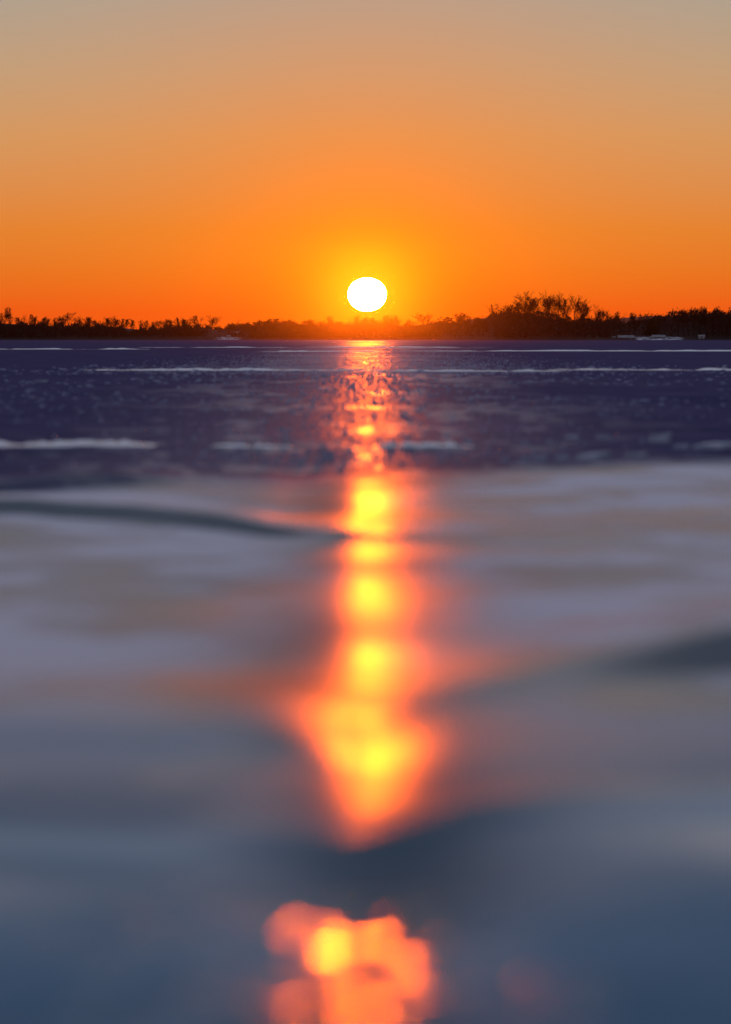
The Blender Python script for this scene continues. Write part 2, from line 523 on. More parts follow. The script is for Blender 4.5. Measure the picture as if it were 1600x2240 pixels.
ff = np.concatenate([ff.reshape(-1, 3), (pf_[None] + (np.arange(NS) * 6 + 6 * n)[:, None, None]).reshape(-1, 3)])
chips = link("ice_chips", mesh_np("ice_chips", vv.reshape(-1, 3), ff.reshape(-1, 3), m_chip))
tag(chips, "small chips of broken ice frozen into the dark rubble field", kind='stuff')


# snow ridges and slabs standing on the ice
m_ridge, t, p = new_mat("wind_crusted_snow")
p.inputs['Base Color'].default_value = (.62, .66, .74, 1)
nz = t.nodes.new('ShaderNodeTexNoise'); nz.inputs['Scale'].default_value = 3; nz.inputs['Detail'].default_value = 5
tx = t.nodes.new('ShaderNodeNewGeometry')
t.links.new(tx.outputs['Position'], nz.inputs['Vector'])
rr = t.nodes.new('ShaderNodeValToRGB')
rr.color_ramp.elements[0].position = .35; rr.color_ramp.elements[1].position = .65
rr.color_ramp.elements[0].color = (.62, .66, .72, 1); rr.color_ramp.elements[1].color = (.84, .86, .89, 1)
t.links.new(nz.outputs[0], rr.inputs[0]); t.links.new(rr.outputs[0], p.inputs['Base Color'])
p.inputs['Roughness'].default_value = .27
p.inputs['IOR'].default_value = 1.31


def snow_ridge(x0, x1, y, hpx, label, group=None, seed=0, depth=None, gap=0.0):
    """a long low wind-packed ridge: photo columns x0..x1, foot at photo row y"""
    d = gy(y)
    a, b = at(x0, y, d), at(x1, y, d)
    hh = hpx / F * d
    dep = depth or hh * 22
    n_, k_ = 110, 9
    vs = []
    for i in range(n_):
        u = i / (n_ - 1)
        x = a.x + (b.x - a.x) * u
        env = min(1, 6 * u, 6 * (1 - u)) ** .6
        nzv = float(vnoise(np.array([u * 9 + seed * 7.3]), np.array([seed * 3.1]), seed + 70)[0])
        nz2 = float(vnoise(np.array([u * 31 + seed * 7.3]), np.array([seed * 3.1]), seed + 90)[0])
        hgt = hh * env * max(.02, .62 + .6 * nzv + .4 * nz2 - gap)
        yo = dep * .35 * float(vnoise(np.array([u * 7 + seed]), np.array([.5]), seed + 80)[0])
        z0 = ice_z(x, d) - .02
        for k in range(k_):
            q = k / (k_ - 1)
            prof = min(q / .75, (1 - q) / .25)
            prof = prof * prof * (1.6 - .6 * prof)
            vs.append((x, d + yo + dep * (q - .75), z0 + .02 * (0 < q < 1) + hgt * prof))
    fs = [(i * k_ + k, (i + 1) * k_ + k, (i + 1) * k_ + k + 1, i * k_ + k + 1) for i in range(n_ - 1) for k in range(k_ - 1)]
    fs = [tuple(reversed(q)) for q in fs]
    o = link("snow_ridge", mesh_np("snow_ridge", vs, fs, m_ridge, True))
    # origin at the ridge's own foot
    c = Vector(((a.x + b.x) / 2, d, 0))
    o.data.transform(__import__('mathutils').Matrix.Translation(-c)); o.location = c
    return tag(o, label, "snow ridge", group or "snow ridges across the ice")


snow_ridge(-120, 330, 764, 2.6, "thin bright snow ridge on the far ice at the left, below the tall left-end tree", seed=1)
snow_ridge(300, 1080, 760, 2.0, "hair-thin snow ridge crossing the far ice under the sun, farthest of them", seed=2)
snow_ridge(560, 840, 769, 2.2, "short snow ridge just left of the sparkling path on the far ice", seed=3)
snow_ridge(860, 1740, 768, 2.8, "thin bright snow ridge on the far ice below the shore houses", seed=4)
snow_ridge(180, 810, 810, 4.5, "broad pale snow ridge across the middle ice, left of the sun's path", seed=5)
snow_ridge(800, 1240, 812, 3.6, "snow ridge running right from the sun's path across the middle ice", seed=6)
snow_ridge(1200, 1760, 809, 4.8, "broad pale snow ridge across the middle ice at the right side", seed=7)
snow_ridge(-160, 345, 972, 11, "blurred pale snow ridge on the dark ice at the left side", seed=8)
snow_ridge(465, 640, 974, 5, "dim short snow ridge left of the sun's path on the dark ice", seed=9)
snow_ridge(825, 1035, 974, 6, "blurred grey snow ridge just right of the sun's path on the dark ice", seed=10)


m_block = simple("block_ice", (.18, .22, .30), (.36, .41, .48), 5, .3, .5, 1.31)


def ice_block(x, y, wpx, hpx, label, seed, group="ice blocks in the rubble"):
    r_ = random.Random(seed)
    d = gy(y)
    q = at(x, y, d)
    bm = bmesh.new()
    bmesh.ops.create_cube(bm, size=1)
    bmesh.ops.bevel(bm, geom=list(bm.edges), offset=.12, segments=1, affect='EDGES')
    bmesh.ops.subdivide_edges(bm, edges=list(bm.edges), cuts=1)
    sx, sz = wpx / F * d, .62 * hpx / F * d
    for vtx in bm.verts:
        vtx.co.x = vtx.co.x * sx * (1 + .25 * r_.uniform(-1, 1)) + .2 * sx * vtx.co.z
        vtx.co.y = vtx.co.y * sx * .7 * (1 + .25 * r_.uniform(-1, 1))
        vtx.co.z = (vtx.co.z + .42) * sz * (1 + .2 * r_.uniform(-1, 1)) * (1 + .3 * vtx.co.x / max(sx, .01))
    me_ = bpy.data.meshes.new("ice_block"); bm.to_mesh(me_); bm.free()
    me_.materials.append(m_block)
    o = link("ice_block", me_)
    o.location = (q.x, d, ice_z(q.x, d) - .01)
    o.rotation_euler = (0, 0, r_.uniform(-.5, .5))
    return tag(o, label, "ice block", group)


ice_block(90, 836, 26, 8, "bright pale ice block standing alone at the left on the middle ice", 1)
ice_block(196, 834, 12, 5, "small pale ice block right of the lone bright block on the left", 2)
ice_block(708, 822, 9, 9, "small ice lump with a golden glint beside the sun's path", 3)
ice_block(648, 826, 7, 6, "small reddish ice lump left of the golden glinting lump", 4)
for i, (x, y, w_, h_, lb) in enumerate([
        (1145, 1008, 22, 16, "leftmost low block of the blurred row of ice at the rubble's edge"),
        (1180, 1006, 26, 20, "second low block from the left in the blurred row of ice"),
        (1228, 1006, 28, 20, "third low block from the left in the blurred row of ice"),
        (1295, 1004, 62, 24, "wide pale slab in the middle of the blurred row of ice"),
        (1390, 998, 40, 18, "dim block right of the wide pale slab in the blurred row"),
        (1444, 966, 44, 34, "tilted pale block standing highest in the rubble at the right"),
        (1490, 978, 30, 18, "round pale lump between the tilted block and the right-edge slab"),
        (1560, 978, 80, 22, "long pale slab in the rubble at the right edge"),
        (1320, 960, 26, 14, "small dim block behind the wide pale slab"),
        (1250, 958, 30, 12, "flat dim block behind the row, left of the tilted block")]):
    ice_block(x, y, w_, h_, lb, 20 + i)

# ------------------------------------------------------------------ far shore
dense = [(-700, 704), (-300, 706), (-100, 708), (0, 706), (20, 712), (40, 708), (100, 712), (140, 710), (200, 714), (250, 716), (280, 722),
         (310, 721), (345, 716), (370, 714), (395, 716), (430, 714), (475, 719), (500, 716), (520, 712), (560, 710), (600, 706),
         (640, 708), (680, 706), (720, 708), (760, 706), (800, 702), (840, 706), (880, 710), (920, 708), (960, 702), (1000, 703),
         (1040, 705), (1060, 698), (1080, 690), (1130, 687), (1190, 687), (1220, 693), (1250, 700), (1290, 701), (1330, 702),
         (1350, 706), (1380, 706), (1410, 700), (1440, 695), (1480, 688), (1520, 685), (1560, 683), (1700, 684), (2000, 690), (2400, 700)]
DX = np.array([q[0] for q in dense]); DYY = np.array([q[1] for q in dense])


def shore_d(x):
    """distance of the waterline seen at photo column x"""
    return float(np.interp(x, [-900, 0, 430, 500, 900, 960, 1085, 1300, 1345, 1620, 2500],
                           [1900, 1930, 1990, 2200, 2200, 2160, 1800, 1800, 1930, 1930, 1900]))


cols = np.linspace(-1500, 3100, 600)
rows = [-30, 0, 6, 14, 30, 60, 110, 200, 420]
rise = [-.6, .05, .7, 1.3, 2.2, 3.2, 4.2, 5.0, 5.0]
vs, sn = [], []
for xcol in cols:
    d0 = shore_d(xcol)
    for r_, z_ in zip(rows, rise):
        d = d0 + r_
        wx = (xcol - 800) / F * d0
        nv = float(vnoise(np.array([wx * .05]), np.array([d * .04]), 77)[0])
        if r_ >= 60:      # the wooded rise behind the bank
            yt = float(np.interp(xcol, DX, DYY)) + 3.5 + 2.5 * nv
            z_ = max(z_, at(xcol, yt, d).z * (1.0 if r_ == 60 else .97 if r_ == 110 else .9))
            vs.append((wx, d, z_))
        else:
            vs.append((wx, d, z_ * (1 + .35 * nv) if r_ > 0 else z_))
        s_ = max(0, 1 - abs(xcol - 1445) / 110) + .8 * max(0, 1 - abs(xcol - 500) / 70)
        sn.append(min(.62, s_) * (1 if r_ in (0, 6, 14) else .5) if 0 <= r_ <= 30 else 0)
k_ = len(rows)
fs = [((i) * k_ + k, (i + 1) * k_ + k, (i + 1) * k_ + k + 1, i * k_ + k + 1) for i in range(len(cols) - 1) for k in range(k_ - 1)]
m_sh, t, p = new_mat("shore_ground")
a_ = t.nodes.new('ShaderNodeAttribute'); a_.attribute_name = 'snow'
nz = t.nodes.new('ShaderNodeTexNoise'); nz.inputs['Scale'].default_value = .35; nz.inputs['Detail'].default_value = 5
g_ = t.nodes.new('ShaderNodeNewGeometry'); t.links.new(g_.outputs['Position'], nz.inputs['Vector'])
ad = t.nodes.new('ShaderNodeMath'); ad.operation = 'ADD'
t.links.new(a_.outputs['Fac'], ad.inputs[0]); t.links.new(nz.outputs[0], ad.inputs[1])
mr = t.nodes.new('ShaderNodeMapRange'); mr.inputs[1].default_value = 1.0; mr.inputs[2].default_value = 1.2
t.links.new(ad.outputs[0], mr.inputs[0])
mx = t.nodes.new('ShaderNodeMix'); mx.data_type = 'RGBA'
t.links.new(mr.outputs[0], mx.inputs[0]); mx.inputs[6].default_value = (.026, .016, .013, 1); mx.inputs[7].default_value = (.6, .62, .66, 1)
t.links.new(mx.outputs[2], p.inputs['Base Color'])
p.inputs['Roughness'].default_value = .9; p.inputs['Specular IOR Level'].default_value = .1
me = mesh_np("shore", vs, fs, m_sh, True)
at_ = me.attributes.new('snow', 'FLOAT', 'POINT'); at_.data.foreach_set('value', np.array(sn, dtype=np.float32))
tag(link("shore", me), "low wooded far bank of the lake with patches of snow", kind='structure')


# ------------------------------------------------------------------ trees
def tubes(segs, sides=3):
    """list of (p0, p1, r0, r1) -> verts, quads"""
    P0 = np.array([s[0] for s in segs]); P1 = np.array([s[1] for s in segs])
    r0 = np.array([s[2] for s in segs]); r1 = np.array([s[3] for s in segs])
    d = P1 - P0; d /= np.linalg.norm(d, axis=1, keepdims=True) + 1e-9
    ref = np.where(np.abs(d[:, 2:3]) > .9, np.array([[1., 0, 0]]), np.array([[0, 0, 1.]]))
    u = np.cross(d, ref); u /= np.linalg.norm(u, axis=1, keepdims=True)
    w_ = np.cross(d, u)
    V = []
    for P, r in ((P0, r0), (P1, r1)):
        for k in range(sides):
            a = 2 * math.pi * k / sides
            V.append(P + r[:, None] * (u * math.cos(a) + w_ * math.sin(a)))
    V = np.stack(V, 1)
    Fq = np.array([(k, (k + 1) % sides, sides + (k + 1) % sides, sides + k) for k in range(sides)])
    FF = Fq[None] + (np.arange(len(segs)) * 2 * sides)[:, None, None]
    return V.reshape(-1, 3), FF.reshape(-1, 4)


def bare_tree(seed, style):
    """unit-height leafless tree: (trunk mesh, crown mesh)"""
    r = random.Random(seed)
    trunk, crown = [], []
    st = dict(round=dict(first=.30, up=.30, spread=1.0, lean=0, n=8, l1=.50),
              vase=dict(first=.22, up=.6, spread=.85, lean=0, n=9, l1=.66),
              thin=dict(first=.22, up=.75, spread=.6, lean=0, n=10, l1=.34),
              wind=dict(first=.20, up=.6, spread=.8, lean=.3, n=9, l1=.60),
              dead=dict(first=.28, up=.4, spread=.85, lean=-.1, n=5, l1=.48))[style]
    sparse = style == 'dead'

    def grow(p, d, ln, rad, lev):
        ns = (5, 4, 3, 2, 2, 1)[lev]
        mn = (.003, .003, .003, .0022, .0016, .0013)[lev]
        pts = [p]
        dd = Vector(d)
        for i in range(ns):
            k = .10 + .07 * lev
            dd = (dd + Vector((r.gauss(0, k), r.gauss(0, k), r.gauss(0, k * .6) + .06 * (lev > 0))) + Vector((st['lean'] * .12, 0, 0))).normalized()
            q = pts[-1] + dd * (ln / ns)
            ra, rb = rad * (1 - .75 * i / ns), rad * (1 - .75 * (i + 1) / ns)
            (trunk if lev == 0 else crown).append((tuple(pts[-1]), tuple(q), max(ra, mn), max(rb, mn * .9)))
            pts.append(q)
        if lev >= (4 if sparse else 5): return
        nc = (st['n'], 5, 5, 4, 3)[lev]
        if sparse: nc = (st['n'], 4, 3, 3, 2)[lev]
        for c in range(nc):
            u = (st['first'] + (1 - st['first']) * (c + r.random()) / nc) if lev == 0 else (.18 + .82 * (c + r.random()) / nc)
            u = min(u, .999)
            i = int(u * ns); fr = u * ns - i
            pp = pts[i].lerp(pts[i + 1], fr)
            ax = (pts[i + 1] - pts[i]).normalized()
            a = r.random() * 2 * math.pi
            rnd = Vector((math.cos(a), math.sin(a), r.uniform(-.2, .3)))
            side = (rnd - ax * rnd.dot(ax)).normalized()
            ang = r.uniform(.45, .95) * (st['spread'] if lev < 2 else .9)
            nd_ = ax * math.cos(ang) + side * math.sin(ang)
            nd_ = (nd_ + Vector((st['lean'] * .5, 0, st['up'] * (.5 if lev == 0 else .22)))).normalized()
            if lev == 0:
                l2 = st['l1'] * (1.1 - .75 * max(0, (u - .35)) / .65) * r.uniform(.8, 1.1)
            else:
                l2 = ln * r.uniform(.42, .66) * (1.05 - .35 * u)
            grow(pp, nd_, l2, max(rad * (1 - .7 * u) * .55, .0012), lev + 1)
    grow(Vector((0, 0, 0)), (0, 0, 1), .72 if style != 'thin' else .9, .021 if style != 'thin' else .014, 0)
    tv, tf = tubes(trunk, 6); cv, cf_ = tubes(crown, 3)
    hi = cv[:, 2].max()
    wd = np.percentile(np.abs(cv[:, 0]), 97)
    for v_ in (tv, cv):
        v_ /= hi
    return mesh_np("trunk", tv, tf, bark), mesh_np("crown", cv, cf_, twig_mat), 2 * wd / hi


def conifer(seed, style):
    r = random.Random(seed)
    trunk = [((0, 0, 0), (0, 0, .95), .018, .004)]
    V, Ff = [], []

    def spray(p, d, ln, wd):
        d = Vector(d).normalized()
        s_ = d.cross(Vector((0, 0, 1))).normalized()
        for k in range(7):
            c = p + d * ln * (k + r.random()) / 7
            for sg in (-1, 1):
                tip = c + s_ * sg * wd * r.uniform(.5, 1) + d * ln * .16 + Vector((0, 0, r.uniform(-.35, .25) * wd))
                b0 = c + d * ln * .08 + Vector((0, 0, r.uniform(0, .3) * wd)); b1 = c - d * ln * .08 - Vector((0, 0, .25 * wd))
                i = len(V); V.extend([tuple(b0), tuple(b1), tuple(tip)]); Ff.append((i, i + 1, i + 2))
    if style == 'spruce':
        for lv in range(16):
            z = .1 + .86 * lv / 16
            ln = .22 * (1 - z) + .03
            for b in range(9):
                a = 2 * math.pi * (b + r.random()) / 9
                spray(Vector((0, 0, z)), (math.cos(a), math.sin(a), -.15 + .3 * r.random()), ln * r.uniform(.75, 1.15), ln * .45)
    else:   # pine: clumped boughs, irregular top
        for cl in range(26):
            z = .3 + .66 * r.random()
            a = r.random() * 2 * math.pi
            rr_ = (.34 * math.sqrt(max(0, 1 - ((z - .5) / .52) ** 2))) * r.uniform(.35, 1)
            c = Vector((math.cos(a) * rr_, math.sin(a) * rr_, z))
            for b in range(10):
                e = r.random() * 2 * math.pi
                spray(c, (math.cos(e), math.sin(e), r.uniform(.0, .9)), r.uniform(.06, .11), .045)
            trunk.append(((0, 0, z - .08), tuple(c), .006, .003))
    V = np.array(V); V_ = V[:, 2].max()
    tv, tf = tubes(trunk, 5)
    wd = 2 * np.percentile(np.abs(V[:, 0]), 97) / V_
    return mesh_np("trunk", tv / V_, tf, bark), mesh_np("crown", V / V_, Ff, needle), wd


PROTO = {}
for st_, nvar in (('round', 5), ('vase', 3), ('thin', 4), ('wind', 3), ('dead', 1)):
    PROTO[st_] = [bare_tree(100 + 17 * i + len(st_) * 7, st_) for i in range(nvar)]
PROTO['spruce'] = [conifer(300 + i, 'spruce') for i in range(2)]
PROTO['pine'] = [conifer(330 + i, 'pine') for i in range(3)]
NAMES = dict(round='bare_tree', vase='bare_tree', thin='slender_tree', wind='leaning_tree', dead='bare_tree', spruce='spruce_tree', pine='pine_tree')
cnt = {}


def tree(x, top, wpx, style, label=None, group=None, back=25.0, asis=False):
    i = cnt.get(style, 0); cnt[style] = i + 1
    tm, cm, unit_w = PROTO[style][i % len(PROTO[style])]
    d = shore_d(x) + back
    q = at(x, top, d)
    zb = 1.6
    hh = q.z - zb
    w_ = (1.5 if style in ('vase', 'wind') else 1.25) * wpx / F * d
    t_ = empty(NAMES[style], (q.x, d, zb), 0)
    r_ = random.Random(x * 31 + top)
    # crowns are widened by scaling, turned only by whole mirror steps so leaning ones stay leaning
    sx = w_ / unit_w
    lim = (.72, 1.5)
    sx = min(max(sx, hh * lim[0]), hh * lim[1])
    if style in ('round', 'thin', 'spruce', 'pine'):
        t_.rotation_euler = (0, 0, r_.random() * 6.28)
    t_.scale = (sx, sx, hh)
    for nm, me_ in (('trunk', tm), ('crown', cm)):
        o = bpy.data.objects.new(nm, me_); C.objects.link(o); o.parent = t_
    cat = 'pine tree' if style == 'pine' else 'spruce tree' if style == 'spruce' else 'tree'
    tag(t_, label, cat, group)
    return t_


GL = "leafless trees of the low left shore wood"
LL = "slender leafless tree in the even low wood left of the twin-crowned pair"
GC = "hazy trees of the distant wood under the sun"
LCt = "low hazy leafless tree in the distant wood beside the sun, between taller round crowns"
GR = "leafless trees along the hill line on the right"
LR = "small leafless tree in the twiggy line rising along the hilltop above the shore houses"
GI = "tall trees on the dark point"
for a in [
    (6, 683, 30, 'round', "bare tree at the extreme left end, half hidden by the tallest crown there", GL),
    (25, 669, 36, 'round', "tall bare round-crowned tree, highest at the left end of the shore", GL),
    (46, 686, 22, 'round', "small bare tree touching the right side of the tallest left-end crown", GL),
    (62, 686, 28, 'round', "low bushy bare tree second to the right of the tallest left-end tree", GL),
    (76, 691, 18, 'thin', LL, GL), (89, 691, 18, 'thin', LL, GL), (104, 692, 24, 'round', LL, GL), (119, 694, 18, 'thin', LL, GL),
    (133, 691, 24, 'round', "dense bare tree pressed against the left side of the broad fan-crowned tree", GL),
    (156, 681, 44, 'round', "broad bare tree with fan of twigs, highest of the left wood's middle", GL),
    (172, 690, 22, 'vase', "narrow bare tree tucked against the right side of the broad fan-crowned tree", GL),
    (184, 692, 18, 'thin', LL, GL), (196, 692, 20, 'thin', LL, GL), (212, 694, 24, 'round', LL, GL), (228, 693, 18, 'thin', LL, GL),
    (238, 692, 20, 'thin', LL, GL), (250, 690, 24, 'vase', "dark dense bare tree standing up right of the fan-crowned tree", GL),
    (263, 696, 18, 'thin', LL, GL), (278, 696, 20, 'thin', LL, GL), (291, 696, 20, 'thin', LL, GL), (303, 698, 18, 'thin', LL, GL),
    (316, 700, 16, 'thin', LL, GL), (328, 703, 22, 'round', "small round bare tree in the gap left of the dense dark clump", GL),
    (345, 698, 20, 'round', LL, GL), (362, 697, 30, 'round', "dense dark rounded bare tree in the low stretch left of the twin crowns", GL),
    (376, 700, 20, 'round', LL, GL), (388, 693, 20, 'thin', LL, GL), (398, 692, 22, 'round', LL, GL), (410, 695, 18, 'thin', LL, GL),
    (438, 689, 36, 'round', "wide bare tree, the left one of the twin-crowned pair", GL),
    (458, 687, 28, 'vase', "upright bare tree, the right one of the twin-crowned pair", GL),
    (414, 704, 12, 'spruce', "small dark pointed spruce just left of the twin-crowned pair", "spruces by the twin crowns"),
    (431, 709, 10, 'spruce', "tiny dark spruce in front of the left twin crown", "spruces by the twin crowns"),
    (481, 716, 18, 'round', "lowest bare bush-like tree in the notch right of the twin crowns", GC),
    (500, 711, 24, 'round', LCt, GC), (516, 706, 26, 'round', LCt, GC), (531, 703, 28, 'round', "rounded bare tree where the distant wood climbs from the notch", GC),
    (549, 703, 30, 'round', LCt, GC), (572, 700, 16, 'thin', "thin lone bare tree poking up left of the wide dense crown", GC),
    (597, 696, 46, 'pine', "wide dense dome-shaped tree halfway between the notch and the sun", GC),
    (628, 698, 30, 'round', "round bare tree touching the right side of the wide dense dome", GC),
    (650, 704, 26, 'pine', "low dense crown between the two domed trees left of the sun", GC),
    (677, 699, 38, 'pine', "dense domed pine second of the two domes left of the sun", GC),
    (704, 700, 20, 'round', LCt, GC), (730, 688, 38, 'round', "tall hazy bare tree left of the sun's lower edge", GC),
    (753, 697, 24, 'round', LCt, GC), (785, 688, 32, 'round', "hazy bare tree directly below the left half of the sun", GC),
    (812, 694, 36, 'pine', "glowing hazed dense crown directly below the sun", GC),
    (842, 688, 24, 'thin', "glowing thin-stemmed tree at the left of the sunlit trio right of the sun", GC),
    (855, 686, 26, 'vase', "glowing upright tree in the middle of the sunlit trio right of the sun", GC),
    (867, 688, 22, 'thin', "glowing thin-stemmed tree at the right of the sunlit trio right of the sun", GC),
    (886, 697, 28, 'thin', LCt, GC), (904, 698, 22, 'thin', LCt, GC),
    (932, 682, 48, 'round', "large round bare tree, tallest between the sun and the dark point", GC),
    (963, 692, 16, 'pine', "small spiky pine right of the large round bare tree", GC),
    (977, 692, 24, 'pine', "bushier second pine right of the large round bare tree", GC),
    (1003, 683, 40, 'round', "broad bare tree right of the two small pines", GC),
    (1024, 690, 20, 'round', LCt, GC), (1041, 686, 26, 'round', "bare tree just left of where the dark point begins", GC),
    (1048, 695, 12, 'pine', "small pine in the notch at the foot of the dark point", GC),
    (1066, 691, 26, 'pine', "dense dark pine at the left end of the dark point", GI),
    (1086, 662, 34, 'dead', "sparse forked bare tree with few branches, left on the dark point", GI),
    (1103, 672, 22, 'round', "thin low bare tree between the sparse forked tree and the small round crown", GI),
    (1113, 661, 26, 'round', "small round-topped bare tree left of the tall row on the dark point", GI),
    (1126, 664, 16, 'thin', "skinny bare tree against the left side of the tall row", GI),
    (1138, 660, 24, 'round', "shorter bare tree under the left shoulder of the tall row", GI),
    (1151, 635, 46, 'vase', "first tall spreading bare tree, left end of the tall row on the point", GI),
    (1172, 646, 32, 'round', "twiggy bare tree filling between the first and second tall trees", GI),
    (1190, 633, 42, 'vase', "tallest bare tree in the middle of the tall row on the point", GI),
    (1205, 636, 34, 'round', "tall bare tree overlapping the right side of the tallest one", GI),
    (1222, 640, 34, 'vase', "tall slim bare tree fourth along the tall row on the point", GI),
    (1238, 650, 26, 'thin', "thinner bare tree just left of the heavy leaning tree", GI),
    (1254, 641, 46, 'wind', "heavy tree leaning right, right end of the tall row on the point", GI),
    (1268, 652, 26, 'wind', "leaning bare tree overlapping the outer side of the heavy leaning tree", GI),
    (1282, 684, 24, 'round', "low bare scrub tree right of the heavy leaning tree", GI),
    (1296, 664, 30, 'wind', "small wind-bent tree standing alone right of the tall row", GI),
    (1312, 688, 20, 'round', "low scrub tree between the wind-bent tree and the twiggy wide clump", GI),
    (1328, 680, 26, 'round', "left end tree of the wide twiggy clump right of the wind-bent tree", GR),
    (1346, 679, 32, 'round', "widest bare tree in the twiggy clump right of the wind-bent tree", GR),
    (1360, 682, 24, 'round', LR, GR), (1375, 682, 30, 'round', "bare tree above the bright gap in the twiggy clump", GR), (1389, 686, 20, 'thin', LR, GR),
    (1406, 681, 26, 'round', "round bare tree just left of the pointed spruce", GR),
    (1427, 686, 20, 'spruce', "dark pointed spruce above the shore houses", "spruce above the houses"),
    (1441, 690, 18, 'round', LR, GR), (1455, 686, 22, 'round', LR, GR), (1469, 681, 26, 'round', LR, GR), (1484, 677, 24, 'round', LR, GR),
    (1496, 673, 24, 'round', LR, GR), (1507, 675, 22, 'thin', LR, GR), (1519, 671, 24, 'round', LR, GR), (1532, 674, 22, 'thin', LR, GR),
    (1546, 667, 34, 'round', "broad bare tree standing highest on the hill line at the right", GR),
    (1563, 673, 22, 'thin', LR, GR), (1580, 667, 28, 'round', "round bare tree near the right end of the hill line", GR),
    (1598, 673, 26, 'round', "bare tree cut off at the right end of the hill line", GR),
    (1530, 685, 30, 'pine', "dark pine at the left of the three-pine clump on the right hill", "pines on the right hill"),
    (1561, 683, 34, 'pine', "dark pine in the middle of the three-pine clump on the right hill", "pines on the right hill"),
    (1590, 681, 36, 'pine', "dark pine at the right of the three-pine clump on the right hill", "pines on the right hill"),
]:
    tree(*a)

# the dark thicket below the crowns: one mass
NTH = 150000
tx_ = rng.uniform(-650, 2250, NTH)
d0 = np.interp(tx_, [-900, 0, 430, 500, 900, 960, 1085, 1300, 1345, 1620, 2500], [1900, 1930, 1990, 2200, 2200, 2160, 1800, 1800, 1930, 1930, 1900])
dep = rng.uniform(8, 60, NTH)
front = np.where((np.abs(tx_ - 1440) < 105) | (np.abs(tx_ - 500) < 45), 24, 0)
dd = d0 + dep + front
ytop = np.interp(tx_, DX, DYY) + 5 * vnoise(tx_ * .09, np.zeros(NTH), 91) + 3.5 * vnoise(tx_ * .3, dep * .1, 92) + 1.5
px_z = (740 - ytop) / F * dd + H
u = rng.random(NTH)
zz = .3 + (px_z - .3) * (1 - (1 - u) ** 1.0 * 1.0)
zz = np.where(rng.random(NTH) < .10, px_z + rng.exponential(.35, NTH), zz)
xx = (tx_ - 800) / F * dd
ctr = np.stack([xx, dd, zz], 1)
sz = rng.uniform(.35, .95, (NTH, 1))
e1 = rng.normal(size=(NTH, 3)); e1 /= np.linalg.norm(e1, axis=1, keepdims=True)
e1[:, 2] *= 1.4
e2 = rng.normal(size=(NTH, 3)); e2 /= np.linalg.norm(e2, axis=1, keepdims=True)
tri = np.stack([ctr - e1 * sz, ctr + e1 * sz, ctr + e2 * sz * .55], 1)
thicket = link("woods", mesh_np("woods", tri.reshape(-1, 3), np.arange(NTH * 3).reshape(-1, 3), thicket_mat))
tag(thicket, "dark tangled thicket of brush and trunks along the far shore under the crowns", kind='stuff')


# ------------------------------------------------------------------ shore buildings
def bx(bm, x0, x1, y0, y1, z0, z1):
    r_ = bmesh.ops.create_cube(bm, size=1)
    for v_ in r_['verts']:
        v_.co = Vector(((x0 + x1) / 2 + v_.co.x * (x1 - x0), (y0 + y1) / 2 + v_.co.y * (y1 - y0), (z0 + z1) / 2 + v_.co.z * (z1 - z0)))


def part(name, bm, mat, parent):
    me_ = bpy.data.meshes.new(name); bmesh.ops.recalc_face_normals(bm, faces=bm.faces); bm.to_mesh(me_); bm.free(); me_.materials.append(mat)
    return link(name, me_, parent)


